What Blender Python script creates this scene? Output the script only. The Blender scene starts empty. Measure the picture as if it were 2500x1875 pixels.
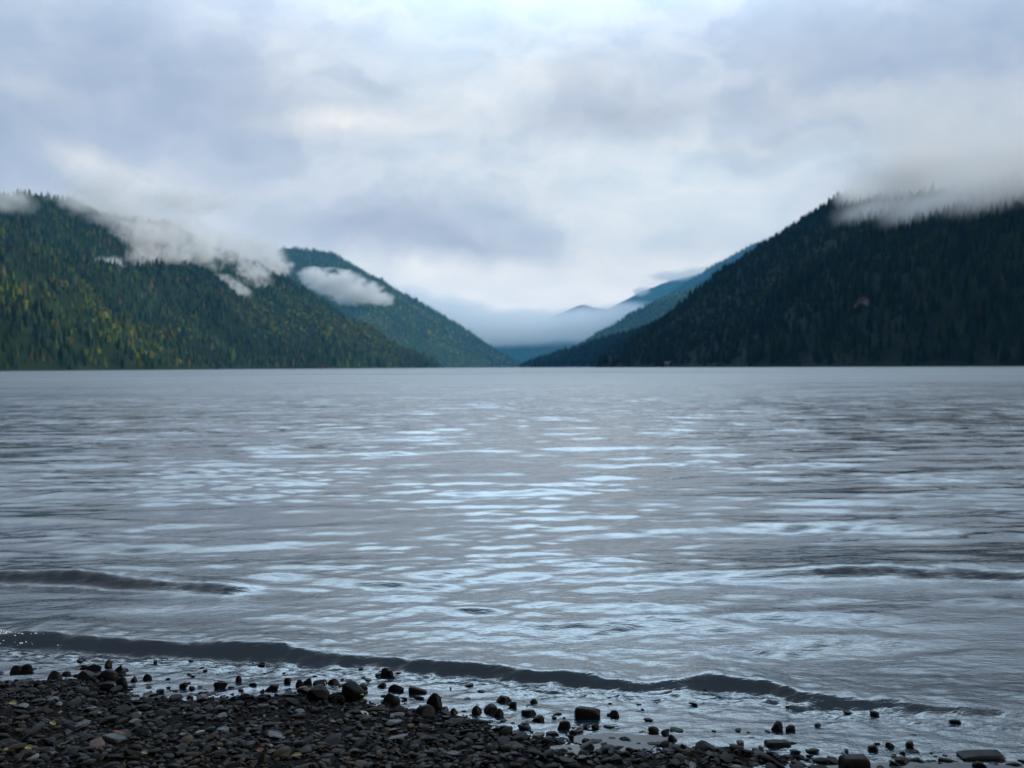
import bpy, math, random
import numpy as np
from mathutils import Matrix, Vector, Euler

random.seed(7)
rng = np.random.default_rng(11)
scene = bpy.context.scene
COL = scene.collection

# ------------------------------------------------------------------ camera
CAM_H = 1.2
FPX = 2430.6                      # focal length in photograph pixels (2500 wide)
cam_data = bpy.data.cameras.new("camera")
cam = bpy.data.objects.new("camera", cam_data)
COL.objects.link(cam)
cam_data.sensor_width = 36.0
cam_data.lens = 35.0
cam_data.clip_start = 0.05
cam_data.clip_end = 60000.0
PITCH = math.atan((937.5 - 896.5) / FPX)
R = Euler((math.pi / 2 - PITCH, 0, 0)).to_matrix() @ Matrix.Rotation(-math.radians(0.32), 3, 'Z')
cam.matrix_world = Matrix.Translation((0, 0, CAM_H)) @ R.to_4x4()
cam_data.dof.use_dof = True
cam_data.dof.focus_distance = 3.9
cam_data.dof.aperture_fstop = 3.6
scene.camera = cam

# ------------------------------------------------------------------ render settings, exposure
scene.render.engine = 'CYCLES'
scene.view_settings.view_transform = 'Standard'
scene.view_settings.look = 'None'
scene.view_settings.exposure = 0.5
scene.view_settings.gamma = 1.0
cy = scene.cycles
cy.use_denoising = True
cy.max_bounces = 9
cy.diffuse_bounces = 2
cy.glossy_bounces = 3
cy.volume_bounces = 4
cy.transparent_max_bounces = 24
cy.volume_step_rate = 1.0
cy.volume_max_steps = 160
cy.caustics_reflective = False
cy.caustics_refractive = False
cy.sample_clamp_indirect = 6.0

# ------------------------------------------------------------------ picture ray helpers (used only to read places off the photograph)
def ray(px, py):
    return R @ Vector(((px - 1250) / FPX, (937.5 - py) / FPX, -1.0))

def at_dist(px, py, d):
    """point on the sight line whose horizontal distance from the beach is d"""
    v = ray(px, py)
    return Vector((0, 0, CAM_H)) + v * (d / math.hypot(v.x, v.y))

def at_z(px, py, z):
    v = ray(px, py)
    return Vector((0, 0, CAM_H)) + v * ((z - CAM_H) / v.z)

def azel(px, py):
    v = ray(px, py).normalized()
    return math.atan2(v.x, v.y), math.asin(v.z)

# ------------------------------------------------------------------ sun
SUN_DIR = Vector((0.88, -0.12, 0.40)).normalized()     # towards the sun
SUN_EL = math.asin(SUN_DIR.z)
SUN_AZ = math.atan2(SUN_DIR.x, SUN_DIR.y)
sun_data = bpy.data.lights.new("sun", 'SUN')
sun_data.energy = 2.3
sun_data.angle = math.radians(12)
sun_data.color = (1.0, 0.9, 0.74)
sun = bpy.data.objects.new("sun", sun_data)
COL.objects.link(sun)
sun.rotation_euler = SUN_DIR.to_track_quat('Z', 'Y').to_euler()

# ------------------------------------------------------------------ node helpers
class NT:
    def __init__(self, tree):
        self.t = tree
        tree.nodes.clear()
    def n(self, typ, **kw):
        nd = self.t.nodes.new(typ)
        for k, v in kw.items():
            setattr(nd, k, v)
        return nd
    def l(self, a, b):
        self.t.links.new(a, b)
    def put(self, sock, v):
        if isinstance(v, bpy.types.NodeSocket):
            self.l(v, sock)
        else:
            sock.default_value = v
    def math(self, op, a, b=None, c=None, clamp=False):
        nd = self.n('ShaderNodeMath', operation=op, use_clamp=clamp)
        self.put(nd.inputs[0], a)
        if b is not None: self.put(nd.inputs[1], b)
        if c is not None: self.put(nd.inputs[2], c)
        return nd.outputs[0]
    def vmath(self, op, a, b=None, c=None):
        nd = self.n('ShaderNodeVectorMath', operation=op)
        self.put(nd.inputs[0], a)
        if b is not None: self.put(nd.inputs[1], b)
        if c is not None: self.put(nd.inputs[2], c)
        return nd.outputs[1] if op in ('LENGTH', 'DOT_PRODUCT') else nd.outputs[0]
    def mix(self, f, a, b, blend='MIX'):
        nd = self.n('ShaderNodeMix', data_type='RGBA', blend_type=blend)
        self.put(nd.inputs[0], f)
        self.put(nd.inputs[6], a if isinstance(a, bpy.types.NodeSocket) else tuple(a)[:3] + (1,))
        self.put(nd.inputs[7], b if isinstance(b, bpy.types.NodeSocket) else tuple(b)[:3] + (1,))
        return nd.outputs[2]
    def noise(self, vec, scale, detail=4, rough=0.5, dist=0.0, dim='3D'):
        nd = self.n('ShaderNodeTexNoise', noise_dimensions=dim)
        if vec is not None: self.l(vec, nd.inputs['Vector'])
        nd.inputs['Scale'].default_value = scale
        nd.inputs['Detail'].default_value = detail
        nd.inputs['Roughness'].default_value = rough
        nd.inputs['Distortion'].default_value = dist
        return nd
    def maprange(self, v, a, b, c=0.0, d=1.0, smooth=False):
        nd = self.n('ShaderNodeMapRange')
        if smooth: nd.interpolation_type = 'SMOOTHSTEP'
        self.put(nd.inputs[0], v)
        for i, x in zip((1, 2, 3, 4), (a, b, c, d)):
            nd.inputs[i].default_value = x
        return nd.outputs[0]
    def mapping(self, vec, loc=(0, 0, 0), rot=(0, 0, 0), scale=(1, 1, 1), typ='POINT'):
        nd = self.n('ShaderNodeMapping', vector_type=typ)
        self.l(vec, nd.inputs[0])
        nd.inputs[1].default_value = loc
        nd.inputs[2].default_value = rot
        nd.inputs[3].default_value = scale
        return nd.outputs[0]

def lin(*rgb):
    out = []
    for c in rgb:
        c /= 255.0
        out.append(c / 12.92 if c <= 0.04045 else ((c + 0.055) / 1.055) ** 2.4)
    return tuple(out)

# ------------------------------------------------------------------ world: Nishita sky behind an overcast
world = bpy.data.worlds.new("World")
scene.world = world
world.use_nodes = True
W = NT(world.node_tree)
w_out = W.n('ShaderNodeOutputWorld')
w_bg = W.n('ShaderNodeBackground')
W.l(w_bg.outputs[0], w_out.inputs[0])
sky = W.n('ShaderNodeTexSky', sky_type='NISHITA')
sky.sun_disc = False
sky.sun_elevation = SUN_EL
sky.sun_rotation = SUN_AZ
tc = W.n('ShaderNodeTexCoord')
sep = W.n('ShaderNodeSeparateXYZ')
W.l(tc.outputs['Generated'], sep.inputs[0])
az = W.math('ARCTAN2', sep.outputs[0], sep.outputs[1])
el = W.math('ARCSINE', sep.outputs[2])
comb = W.n('ShaderNodeCombineXYZ')
W.l(az, comb.inputs[0]); W.l(el, comb.inputs[1])
ang = comb.outputs[0]
# soft turbulent warp of the cloud map
wn = W.noise(tc.outputs['Generated'], 5.0, 5, 0.55)
wv = W.vmath('SUBTRACT', wn.outputs['Color'], (0.5, 0.5, 0.5))
wv = W.vmath('MULTIPLY', wv, (0.16, 0.085, 0.0))
wn2 = W.noise(tc.outputs['Generated'], 22.0, 4, 0.55)
wv2 = W.vmath('MULTIPLY', W.vmath('SUBTRACT', wn2.outputs['Color'], (0.5, 0.5, 0.5)), (0.030, 0.018, 0.0))
angw = W.vmath('ADD', W.vmath('ADD', ang, wv), wv2)
# (px, py, half width, half height, tilt deg, colour sRGB, weight)
SKY = [
 (-300, 100, 900, 420, 0, (166, 178, 197), 0.9),
 (2800, 150, 700, 500, 0, (160, 172, 192), 0.9),
 (650, 120, 520, 190, 0, (178, 186, 203), 0.8),
 (450, 60, 140, 80, 0, (194, 200, 212), 0.7),
 (30, 215, 110, 35, 0, (204, 206, 210), 0.8),
 (640, 370, 170, 60, 20, (170, 182, 198), 0.8),
 (720, 200, 120, 110, 0, (204, 207, 214), 0.8),
 (870, 70, 140, 90, 0, (190, 196, 208), 0.8),
 (1130, 90, 170, 140, 0, (199, 212, 223), 0.9),
 (1130, 250, 300, 80, 8, (206, 214, 222), 0.9),
 (1000, 285, 160, 22, 6, (220, 221, 221), 0.6),
 (450, 410, 130, 35, -8, (202, 205, 211), 0.8),
 (330, 475, 160, 40, 0, (182, 190, 205), 0.8),
 (560, 500, 240, 60, 0, (194, 200, 210), 0.85),
 (180, 500, 150, 40, 0, (206, 207, 210), 0.8),
 (700, 590, 260, 50, 0, (198, 203, 211), 0.9),
 (1250, 420, 520, 120, 0, (205, 214, 222), 0.8),
 (1520, 60, 200, 70, 0, (182, 191, 206), 0.85),
 (1800, 20, 90, 40, 0, (176, 186, 204), 0.7),
 (1340, 30, 150, 60, 0, (196, 210, 224), 0.7),
 (1350, 210, 150, 26, 0, (220, 220, 220), 0.75),
 (1900, 190, 90, 60, -40, (190, 196, 206), 0.8),
 (2080, 240, 140, 26, 0, (220, 220, 219), 0.85),
 (1850, 322, 190, 13, 0, (221, 222, 220), 0.75),
 (2160, 340, 160, 40, 0, (190, 205, 215), 0.7),
 (2350, 400, 220, 70, 10, (164, 172, 187), 0.85),
 (1700, 400, 320, 70, 0, (206, 218, 226), 0.9),
 (1330, 440, 110, 40, 10, (206, 212, 214), 0.5),
 (1650, 520, 330, 70, 0, (214, 223, 226), 0.9),
 (1200, 690, 420, 65, 0, (231, 231, 229), 1.0),
 (1400, 790, 500, 80, 0, (226, 227, 227), 1.0),
 (1060, 632, 180, 16, -3, (186, 192, 204), 0.8),
]
SKY_GAIN = 1.0
col = None
base_n = W.noise(tc.outputs['Generated'], 3.0, 6, 0.55)
base_f = W.maprange(base_n.outputs['Fac'], 0.3, 0.7, 0, 1, True)
col = W.mix(base_f, lin(168, 178, 196), lin(206, 212, 220))
for (px, py, sx, sy, rot, rgb, wt) in SKY:
    a0, e0 = azel(px, py)
    m = W.mapping(angw, (a0, e0, 0), (0, 0, math.radians(rot)), (sx / FPX, sy / FPX, 1), 'TEXTURE')
    d2 = W.vmath('DOT_PRODUCT', m, m)
    g = W.math('MULTIPLY', W.math('POWER', 0.42, d2), wt)
    col = W.mix(g, col, lin(*rgb))
# broken cloud layer with brighter rims
bn = W.noise(W.vmath('MULTIPLY', angw, (1.0, 2.1, 1.0)), 5.0, 7, 0.52, 0.0).outputs['Fac']
col = W.mix(W.maprange(bn, 0.48, 0.68, 0, 0.42, True), col, lin(163, 166, 180))
rim = W.math('MULTIPLY', W.maprange(bn, 0.40, 0.475, 0, 1, True), W.maprange(bn, 0.48, 0.55, 1, 0, True))
col = W.mix(W.math('MULTIPLY', rim, 0.26), col, lin(232, 231, 230))
for (px, py, sx, sy, rot, rgb, wt) in [
 (60, 110, 330, 190, 0, (146, 158, 180), 0.55), (400, 230, 230, 110, -12, (156, 166, 188), 0.6), (50, 320, 230, 70, 6, (146, 157, 180), 0.6),
 (2420, 130, 330, 190, 0, (148, 160, 180), 0.6), (2440, 300, 230, 110, 0, (146, 155, 174), 0.6), (2150, 110, 230, 70, -12, (160, 170, 190), 0.45),
 (960, 560, 270, 46, 0, (158, 163, 180), 0.85), (1180, 603, 180, 22, -3, (160, 164, 178), 0.8), (1500, 285, 200, 42, 4, (168, 172, 184), 0.7), (1210, 520, 100, 22, 0, (168, 180, 194), 0.6),
 (650, 380, 200, 60, 20, (164, 174, 192), 0.5), (240, 400, 150, 32, -18, (228, 227, 224), 0.7), (880, 320, 150, 24, 3, (232, 231, 227), 0.8), (1200, 690, 420, 50, 0, (236, 235, 230), 0.8), (1650, 640, 260, 50, 0, (236, 235, 230), 0.7)]:
    a0, e0 = azel(px, py)
    m = W.mapping(angw, (a0, e0, 0), (0, 0, math.radians(rot)), (sx / FPX, sy / FPX, 1), 'TEXTURE')
    col = W.mix(W.math('MULTIPLY', W.math('POWER', 0.42, W.vmath('DOT_PRODUCT', m, m)), wt), col, lin(*rgb))
# unseen bright patch added to the sky above the view, to brighten lake reflections
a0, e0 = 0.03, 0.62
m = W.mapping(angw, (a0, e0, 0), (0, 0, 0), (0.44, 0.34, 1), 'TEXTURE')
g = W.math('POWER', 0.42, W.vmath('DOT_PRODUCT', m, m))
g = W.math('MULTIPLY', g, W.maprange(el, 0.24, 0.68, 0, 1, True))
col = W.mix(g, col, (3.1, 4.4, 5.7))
# fine cloud mottling
mn = W.noise(W.vmath('MULTIPLY', angw, (1.0, 1.9, 1.0)), 14.0, 7, 0.58)
mf = W.maprange(mn.outputs['Fac'], 0.25, 0.75, 0.84, 1.12)
mc = W.n('ShaderNodeCombineXYZ')
W.l(mf, mc.inputs[0]); W.l(W.math('POWER', mf, 0.85), mc.inputs[1]); W.l(W.math('POWER', mf, 0.6), mc.inputs[2])
col = W.mix(1.0, col, mc.outputs[0], 'MULTIPLY')
# unseen dark sky added overhead and behind to keep stones and wave faces dark
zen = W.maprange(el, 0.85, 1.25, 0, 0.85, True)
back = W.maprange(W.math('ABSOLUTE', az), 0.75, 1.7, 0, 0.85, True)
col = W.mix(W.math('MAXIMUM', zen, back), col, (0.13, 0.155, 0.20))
# what the lake haze takes from the low sky
low = W.math('ADD', W.maprange(el, 0.0, 0.32, 1.12, 0.98, True), W.maprange(el, 0.02, 0.14, 0.42, 0.0, True))
lc = W.vmath('SCALE', col); lc.node.inputs[3].default_value = 1.0
W.l(low, lc.node.inputs[3])
warm_low = W.mix(W.maprange(el, 0.02, 0.30, 1, 0, True), (1.035, 1.0, 0.955), (1.18, 1.04, 0.93))
lc = W.mix(1.0, lc, warm_low, 'MULTIPLY')
nish = W.vmath('SCALE', sky.outputs[0]); nish.node.inputs[3].default_value = 0.10
fin = W.mix(0.93, nish, lc)
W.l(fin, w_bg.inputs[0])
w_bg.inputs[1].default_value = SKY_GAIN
world.cycles.sampling_method = 'MANUAL'
world.cycles.sample_map_resolution = 512

# ------------------------------------------------------------------ numpy noise
def _hash(ix, iy, seed):
    h = (ix.astype(np.int64) * 374761393 + iy.astype(np.int64) * 668265263 + seed * 1442695041) & 0xffffffff
    h = ((h ^ (h >> 13)) * 1274126177) & 0xffffffff
    h = h ^ (h >> 16)
    return (h & 0xffffff) / float(0xffffff)

def vnoise(x, y, seed=0):
    x = np.asarray(x, float); y = np.asarray(y, float)
    ix = np.floor(x); iy = np.floor(y)
    fx = x - ix; fy = y - iy
    fx = fx * fx * fx * (fx * (fx * 6 - 15) + 10); fy = fy * fy * fy * (fy * (fy * 6 - 15) + 10)
    a = _hash(ix, iy, seed); b = _hash(ix + 1, iy, seed)
    c = _hash(ix, iy + 1, seed); d = _hash(ix + 1, iy + 1, seed)
    return (a + (b - a) * fx) * (1 - fy) + (c + (d - c) * fx) * fy

def fbm(x, y, octv=5, seed=0, gain=0.5):
    s = 0; a = 1; t = 0
    for o in range(octv):
        s = s + a * vnoise(x * 2 ** o + 17.3 * o, y * 2 ** o - 9.1 * o, seed + o * 31)
        t += a; a *= gain
    return s / t

def ridged(x, y, octv=4, seed=0):
    s = 0; a = 1; t = 0
    for o in range(octv):
        s = s + a * (1 - np.abs(2 * vnoise(x * 2 ** o + 3.1 * o, y * 2 ** o + 7.7 * o, seed + o * 13) - 1))
        t += a; a *= 0.5
    return s / t

def sstep(a, b, x):
    t = np.clip((x - a) / (b - a), 0, 1)
    return t * t * (3 - 2 * t)

# ------------------------------------------------------------------ mesh helpers
def np_mesh(name, V, F, smooth=True, colors=None, attr='tint'):
    me = bpy.data.meshes.new(name)
    V = np.asarray(V, np.float32); F = np.asarray(F, np.int32)
    me.vertices.add(len(V)); me.vertices.foreach_set('co', V.ravel())
    k = F.shape[1]
    me.loops.add(F.size); me.loops.foreach_set('vertex_index', F.ravel())
    me.polygons.add(len(F))
    me.polygons.foreach_set('loop_start', np.arange(len(F), dtype=np.int32) * k)
    me.polygons.foreach_set('loop_total', np.full(len(F), k, np.int32))
    me.update(calc_edges=True)
    me.polygons.foreach_set('use_smooth', np.full(len(F), smooth))
    if colors is not None:
        at = me.color_attributes.new(attr, 'FLOAT_COLOR', 'POINT')
        c = np.ones((len(V), 4), np.float32); c[:, :3] = colors
        at.data.foreach_set('color', c.ravel())
    return me

def link(name, me, mat=None, parent=None, loc=(0, 0, 0), kind=None, label=None, cat=None, group=None):
    o = bpy.data.objects.new(name, me)
    COL.objects.link(o)
    o.location = loc
    if mat is not None and me is not None and not me.materials:
        me.materials.append(mat)
    if parent is not None: o.parent = parent
    tag(o, kind, label, cat, group)
    return o

def tag(o, kind=None, label=None, cat=None, group=None):
    if kind: o['kind'] = kind
    if label: o['label'] = label
    if cat: o['category'] = cat
    if group: o['group'] = group

def grid_faces(nu, nv):
    i = np.arange(nu - 1)[:, None] * nv + np.arange(nv - 1)[None, :]
    return np.stack([i, i + 1, i + nv + 1, i + nv], -1).reshape(-1, 4)

# ------------------------------------------------------------------ materials
def new_mat(name):
    m = bpy.data.materials.new(name); m.use_nodes = True
    t = NT(m.node_tree)
    out = t.n('ShaderNodeOutputMaterial')
    return m, t, out

def mat_tint(name, rough=0.8, spec=0.3, bump=None, var=0.25, var_scale=0.02):
    """colour from the thing's own tint attribute with procedural variation"""
    m, t, out = new_mat(name)
    b = t.n('ShaderNodeBsdfPrincipled')
    a = t.n('ShaderNodeAttribute', attribute_name='tint')
    g = t.n('ShaderNodeNewGeometry')
    nz = t.noise(g.outputs['Position'], var_scale, 5, 0.6)
    f = t.maprange(nz.outputs['Fac'], 0.25, 0.75, 1 - var, 1 + var)
    c = t.vmath('SCALE', a.outputs['Color']); t.l(f, c.node.inputs[3])
    t.l(c, b.inputs['Base Color'])
    b.inputs['Roughness'].default_value = rough
    b.inputs['Specular IOR Level'].default_value = spec
    if bump:
        bn = t.noise(g.outputs['Position'], bump[0], 5, 0.6)
        bp = t.n('ShaderNodeBump'); bp.inputs['Strength'].default_value = bump[1]
        bp.inputs['Distance'].default_value = bump[2]
        t.l(bn.outputs['Fac'], bp.inputs['Height']); t.l(bp.outputs[0], b.inputs['Normal'])
    t.l(b.outputs[0], out.inputs[0])
    return m

M_forest = mat_tint('forest_foliage', 0.9, 0.05, None, 0.2, 0.05)
M_slope = mat_tint('mountain_slope', 0.95, 0.05, (0.03, 0.6, 8.0), 0.25, 0.01)

# ------------------------------------------------------------------ mountains
class Ridge:
    def __init__(self, pts, slope, noise_amp=60, seed=0, slope2=None):
        P = np.array([tuple(at_dist(*p)) for p in pts])
        t = np.concatenate([[0], np.cumsum(np.hypot(np.diff(P[:, 0]), np.diff(P[:, 1])))])
        ts = np.arange(0, t[-1], 40.0)
        self.P = np.stack([np.interp(ts, t, P[:, i]) for i in range(3)], 1)
        self.slope, self.amp, self.seed = slope, noise_amp, seed
        self.slope2 = slope2 or slope
    def h(self, x, y):
        shp = x.shape
        x = x.ravel(); y = y.ravel()
        best = np.full(x.shape, -1e9); bd = np.zeros(x.shape)
        for (rx, ry, rz) in self.P:
            d = np.hypot(x - rx, y - ry)
            v = rz - self.slope * d
            k = v > best
            best[k] = v[k]; bd[k] = d[k]
        # gullies and spurs running down the fall line, nothing at the crest
        nf = sstep(30, 500, bd)
        s = self.seed
        wx = x + 120 * (fbm(x / 500, y / 500, 3, s + 5) - 0.5); wy = y + 120 * (fbm(x / 500, y / 500, 3, s + 9) - 0.5)
        g = ridged(wx / 620, wy / 620, 4, s) - 0.55
        g2 = fbm(x / 160, y / 160, 3, s + 3) - 0.5
        best = best + self.amp * nf * g * 2.0 + self.amp * 0.25 * g2 * (0.3 + nf)
        return best.reshape(shp)

RIDGES = {
 'left_near': Ridge([(-900, 300, 1700), (-500, 360, 2100), (-150, 450, 2600), (0, 478, 2900), (68, 470, 3000), (110, 476, 3050), (170, 486, 3100), (230, 520, 3250), (300, 530, 3400), (400, 545, 3700), (480, 585, 3950),
     (560, 640, 4250), (631, 700, 4500), (691, 719, 4700), (773, 760, 4900), (900, 833, 5300), (963, 864, 5500), (1020, 888, 5700), (1040, 896, 5800)], 0.66, 150, 3),
 'left_far': Ridge([(300, 620, 7560), (560, 625, 7420), (650, 630, 7420), (688, 606, 7420), (720, 604, 7490), (810, 617, 7700), (840, 650, 7770), (881, 661, 7840), (942, 703, 8050), (1044, 774, 8400), (1109, 814, 8680), (1186, 847, 9100), (1240, 872, 9380), (1292, 896, 9660)], 0.62, 60, 40),
 'right_near': Ridge([(1274, 894, 3950), (1284, 884, 3900), (1322, 868, 3800), (1427, 842, 3600), (1467, 824, 3500), (1540, 806, 3300), (1606, 788, 3100), (1654, 765, 2980), (1700, 738, 2850), (1742, 706, 2700), (1828, 652, 2450), (1905, 592, 2200), (1946, 567, 2080), (2007, 522, 1900), (2047, 484, 1780), (2090, 466, 1680), (2150, 470, 1560), (2250, 464, 1380), (2400, 440, 1180), (2700, 400, 1000), (3200, 360, 900)], 0.68, 90, 77),
 'right_mid': Ridge([(1400, 880, 7840), (1440, 840, 7680), (1492, 801, 7600), (1540, 767, 7520), (1581, 745, 7440), (1640, 716, 7360), (1742, 692, 7200), (1850, 640, 7040), (1960, 600, 6880), (2300, 560, 6560)], 0.6, 40, 120),
 'right_blue': Ridge([(1500, 800, 12730), (1600, 738, 12540), (1660, 706, 12445), (1718, 671, 12350), (1783, 631, 12255), (1840, 594, 12160), (1877, 583, 12160), (1921, 579, 12160), (2000, 560, 11970), (2300, 540, 11590)], 0.6, 40, 150),
 'right_distant': Ridge([(1330, 880, 17280), (1400, 800, 17100), (1471, 765, 16920), (1512, 741, 16740), (1573, 708, 16560), (1634, 684, 16380), (1700, 668, 16200), (1780, 660, 16020), (2000, 640, 15840)], 0.55, 40, 180),
 'valley_peak': Ridge([(1330, 790, 19250), (1395, 752, 19250), (1424, 742, 19250), (1446, 750, 19250), (1480, 752, 19250), (1560, 760, 19250)], 0.5, 20, 210),
 'valley_hill': Ridge([(980, 800, 13430), (1113, 812, 13430), (1180, 818, 13430), (1247, 822, 13430), (1310, 838, 13430), (1370, 850, 13430), (1480, 872, 13260)], 0.42, 30, 230),
}
# colour families (linear reflectances)
C_con = np.array([0.016, 0.034, 0.020]); C_mid = np.array([0.042, 0.068, 0.018])
C_yel = np.array([0.090, 0.105, 0.018]); C_brn = np.array([0.085, 0.058, 0.040])
C_blu = np.array([0.014, 0.030, 0.026])

def build_mountain(key, res, depth_front, depth_back, tree_step=None, tree_h=(18, 34), warm=0.3, warm_c=None, label=None, shade=1.0):
    rg = RIDGES[key]
    x0, x1 = rg.P[:, 0].min() - 900, rg.P[:, 0].max() + 900
    y0, y1 = rg.P[:, 1].min() - depth_front, rg.P[:, 1].max() + depth_back
    x0, x1 = max(x0, -9500), min(x1, 9500)
    y0, y1 = max(y0, 300), min(y1, 21500)
    xs = np.arange(x0, x1, res); ys = np.arange(y0, y1, res)
    X, Y = np.meshgrid(xs, ys, indexing='ij')
    Z = rg.h(X, Y)
    Zc = np.maximum(Z, -12)
    F = grid_faces(len(xs), len(ys))
    keep = (Zc.ravel()[F] > -11.9).any(axis=1)
    F = F[keep]
    used = np.unique(F); remap = np.full(X.size, -1); remap[used] = np.arange(len(used))
    V = np.stack([X.ravel(), Y.ravel(), Zc.ravel()], 1)[used]
    F = remap[F]
    F = F[:, ::-1] if False else F
    cn = fbm(V[:, 0] / 300, V[:, 1] / 300, 4, rg.seed + 8)[:, None]
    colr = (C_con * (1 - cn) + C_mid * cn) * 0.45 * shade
    me = np_mesh('mountain', V, F, True, colr)
    mo = link('mountain', me, M_slope, kind='structure')
    if not tree_step:
        return mo
    # ---- forest: one mass of individual crowns
    n = int((x1 - x0) * (y1 - y0) / tree_step ** 2)
    tx = rng.uniform(x0, x1, n); ty = rng.uniform(y0, y1, n)
    tz = rg.h(tx, ty)
    e = 20.0
    gx = (rg.h(tx + e, ty) - tz) / e; gy = (rg.h(tx, ty + e) - tz) / e
    # keep slopes that face the lake and a strip over the crest
    dirx, diry = tx / np.hypot(tx, ty), ty / np.hypot(tx, ty)
    facing = gx * dirx + gy * diry
    crest = np.zeros(n, bool)
    d = np.full(n, 1e9)
    for (rx, ry, rz) in rg.P:
        d = np.minimum(d, np.hypot(tx - rx, ty - ry))
    ang_ = np.abs(tx / ty)
    k = (tz > 1.5) & ((facing > -0.05) | (d < 90)) & (ang_ < 0.72)
    tx, ty, tz = tx[k], ty[k], tz[k]
    n = len(tx)
    H = rng.uniform(tree_h[0], tree_h[1], n) * (0.6 + 0.8 * fbm(tx / 70, ty / 70, 3, rg.seed + 2))
    patch = fbm(tx / 420, ty / 420, 4, rg.seed + 60)
    patch2 = fbm(tx / 60, ty / 60, 2, rg.seed + 61)
    wf = warm * np.ones(n)
    if warm_c is not None:
        wf = warm_c(tx, ty, tz)
    q = np.clip((patch * 0.8 + patch2 * 0.2 - 0.5) * 4.0 + wf, 0, 1)
    u = rng.random(n)
    yel = u < q * 0.8
    brn = (~yel) & (rng.random(n) < (0.05 + 0.10 * q) * (0.35 if shade < 0.6 else 1))
    mid = (~yel) & (~brn) & (rng.random(n) < 0.25 + 0.5 * q)
    C = np.where(yel[:, None], C_yel * rng.uniform(0.45, 1.0, (n, 1)), np.where(brn[:, None], C_brn, np.where(mid[:, None], C_mid, C_con)))
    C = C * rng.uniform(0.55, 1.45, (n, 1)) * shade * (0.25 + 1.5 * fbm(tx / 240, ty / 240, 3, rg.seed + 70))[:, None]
    SN = 6
    an = np.arange(SN) / SN * 2 * np.pi
    # conifer: low skirt ring, mid ring, tip ; broadleaf: rounder
    H = np.where(yel, 0.72 * H, H)
    rb = np.where(yel, 0.30, 0.17) * H
    r1 = np.where(yel, 0.26, 0.10) * H
    z0 = np.where(yel, 0.18, 0.06) * H; z1 = np.where(yel, 0.62, 0.52) * H; zt = np.where(yel, 0.78, 1.0) * H
    V = np.zeros((n, 2 * SN + 1, 3), np.float32)
    ph = rng.random((n, 1)) * 6.28
    j0 = rng.uniform(0.7, 1.3, (n, SN)); j1 = rng.uniform(0.6, 1.4, (n, SN))
    V[:, :SN, 0] = tx[:, None] + rb[:, None] * j0 * np.cos(an + ph)
    V[:, :SN, 1] = ty[:, None] + rb[:, None] * j0 * np.sin(an + ph)
    V[:, :SN, 2] = (tz - 4 + z0)[:, None]
    V[:, SN:2 * SN, 0] = tx[:, None] + r1[:, None] * j1 * np.cos(an + ph)
    V[:, SN:2 * SN, 1] = ty[:, None] + r1[:, None] * j1 * np.sin(an + ph)
    V[:, SN:2 * SN, 2] = (tz - 4 + z1)[:, None] + rng.uniform(-0.06, 0.06, (n, SN)) * H[:, None]
    V[:, 2 * SN, 0] = tx; V[:, 2 * SN, 1] = ty; V[:, 2 * SN, 2] = tz - 4 + zt
    f = []
    for i in range(SN):
        j = (i + 1) % SN
        f += [(i, j, SN + j), (i, SN + j, SN + i), (SN + i, SN + j, 2 * SN)]
    f = np.array(f)
    F = (np.arange(n)[:, None, None] * (2 * SN + 1) + f[None]).reshape(-1, 3)
    Cv = np.repeat(C, 2 * SN + 1, axis=0)
    me = np_mesh('forest', V.reshape(-1, 3), F, False, Cv)
    print('forest', key, n)
    return link('forest', me, M_forest, kind='stuff', label=label, cat='forest')

def warm_left(x, y, z):
    # yellow broadleaf belt half way up, dark conifers low and high
    a = np.degrees(np.arctan2(x, y)); e = (z - CAM_H) / np.hypot(x, y)
    belt = np.exp(-((e - (0.058 - 0.0012 * (a + 25))) / 0.026) ** 2)
    return -0.28 + (0.55 + 0.40 * sstep(-24, -16, a)) * belt

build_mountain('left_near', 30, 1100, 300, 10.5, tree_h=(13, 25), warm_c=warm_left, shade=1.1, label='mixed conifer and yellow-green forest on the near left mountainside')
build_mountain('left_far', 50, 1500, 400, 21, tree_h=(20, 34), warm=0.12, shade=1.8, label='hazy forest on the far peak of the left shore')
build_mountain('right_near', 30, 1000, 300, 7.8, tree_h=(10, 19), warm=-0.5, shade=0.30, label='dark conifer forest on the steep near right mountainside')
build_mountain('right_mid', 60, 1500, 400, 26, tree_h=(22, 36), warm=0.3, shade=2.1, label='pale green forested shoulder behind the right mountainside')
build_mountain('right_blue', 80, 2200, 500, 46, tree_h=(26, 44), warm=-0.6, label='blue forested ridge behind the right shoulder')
build_mountain('right_distant', 100, 2400, 500)
build_mountain('valley_peak', 100, 1600, 500)
build_mountain('valley_hill', 80, 1400, 500, 40, tree_h=(26, 44), warm=-0.4, label='blue forested low hill at the end of the lake under the fog')

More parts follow.
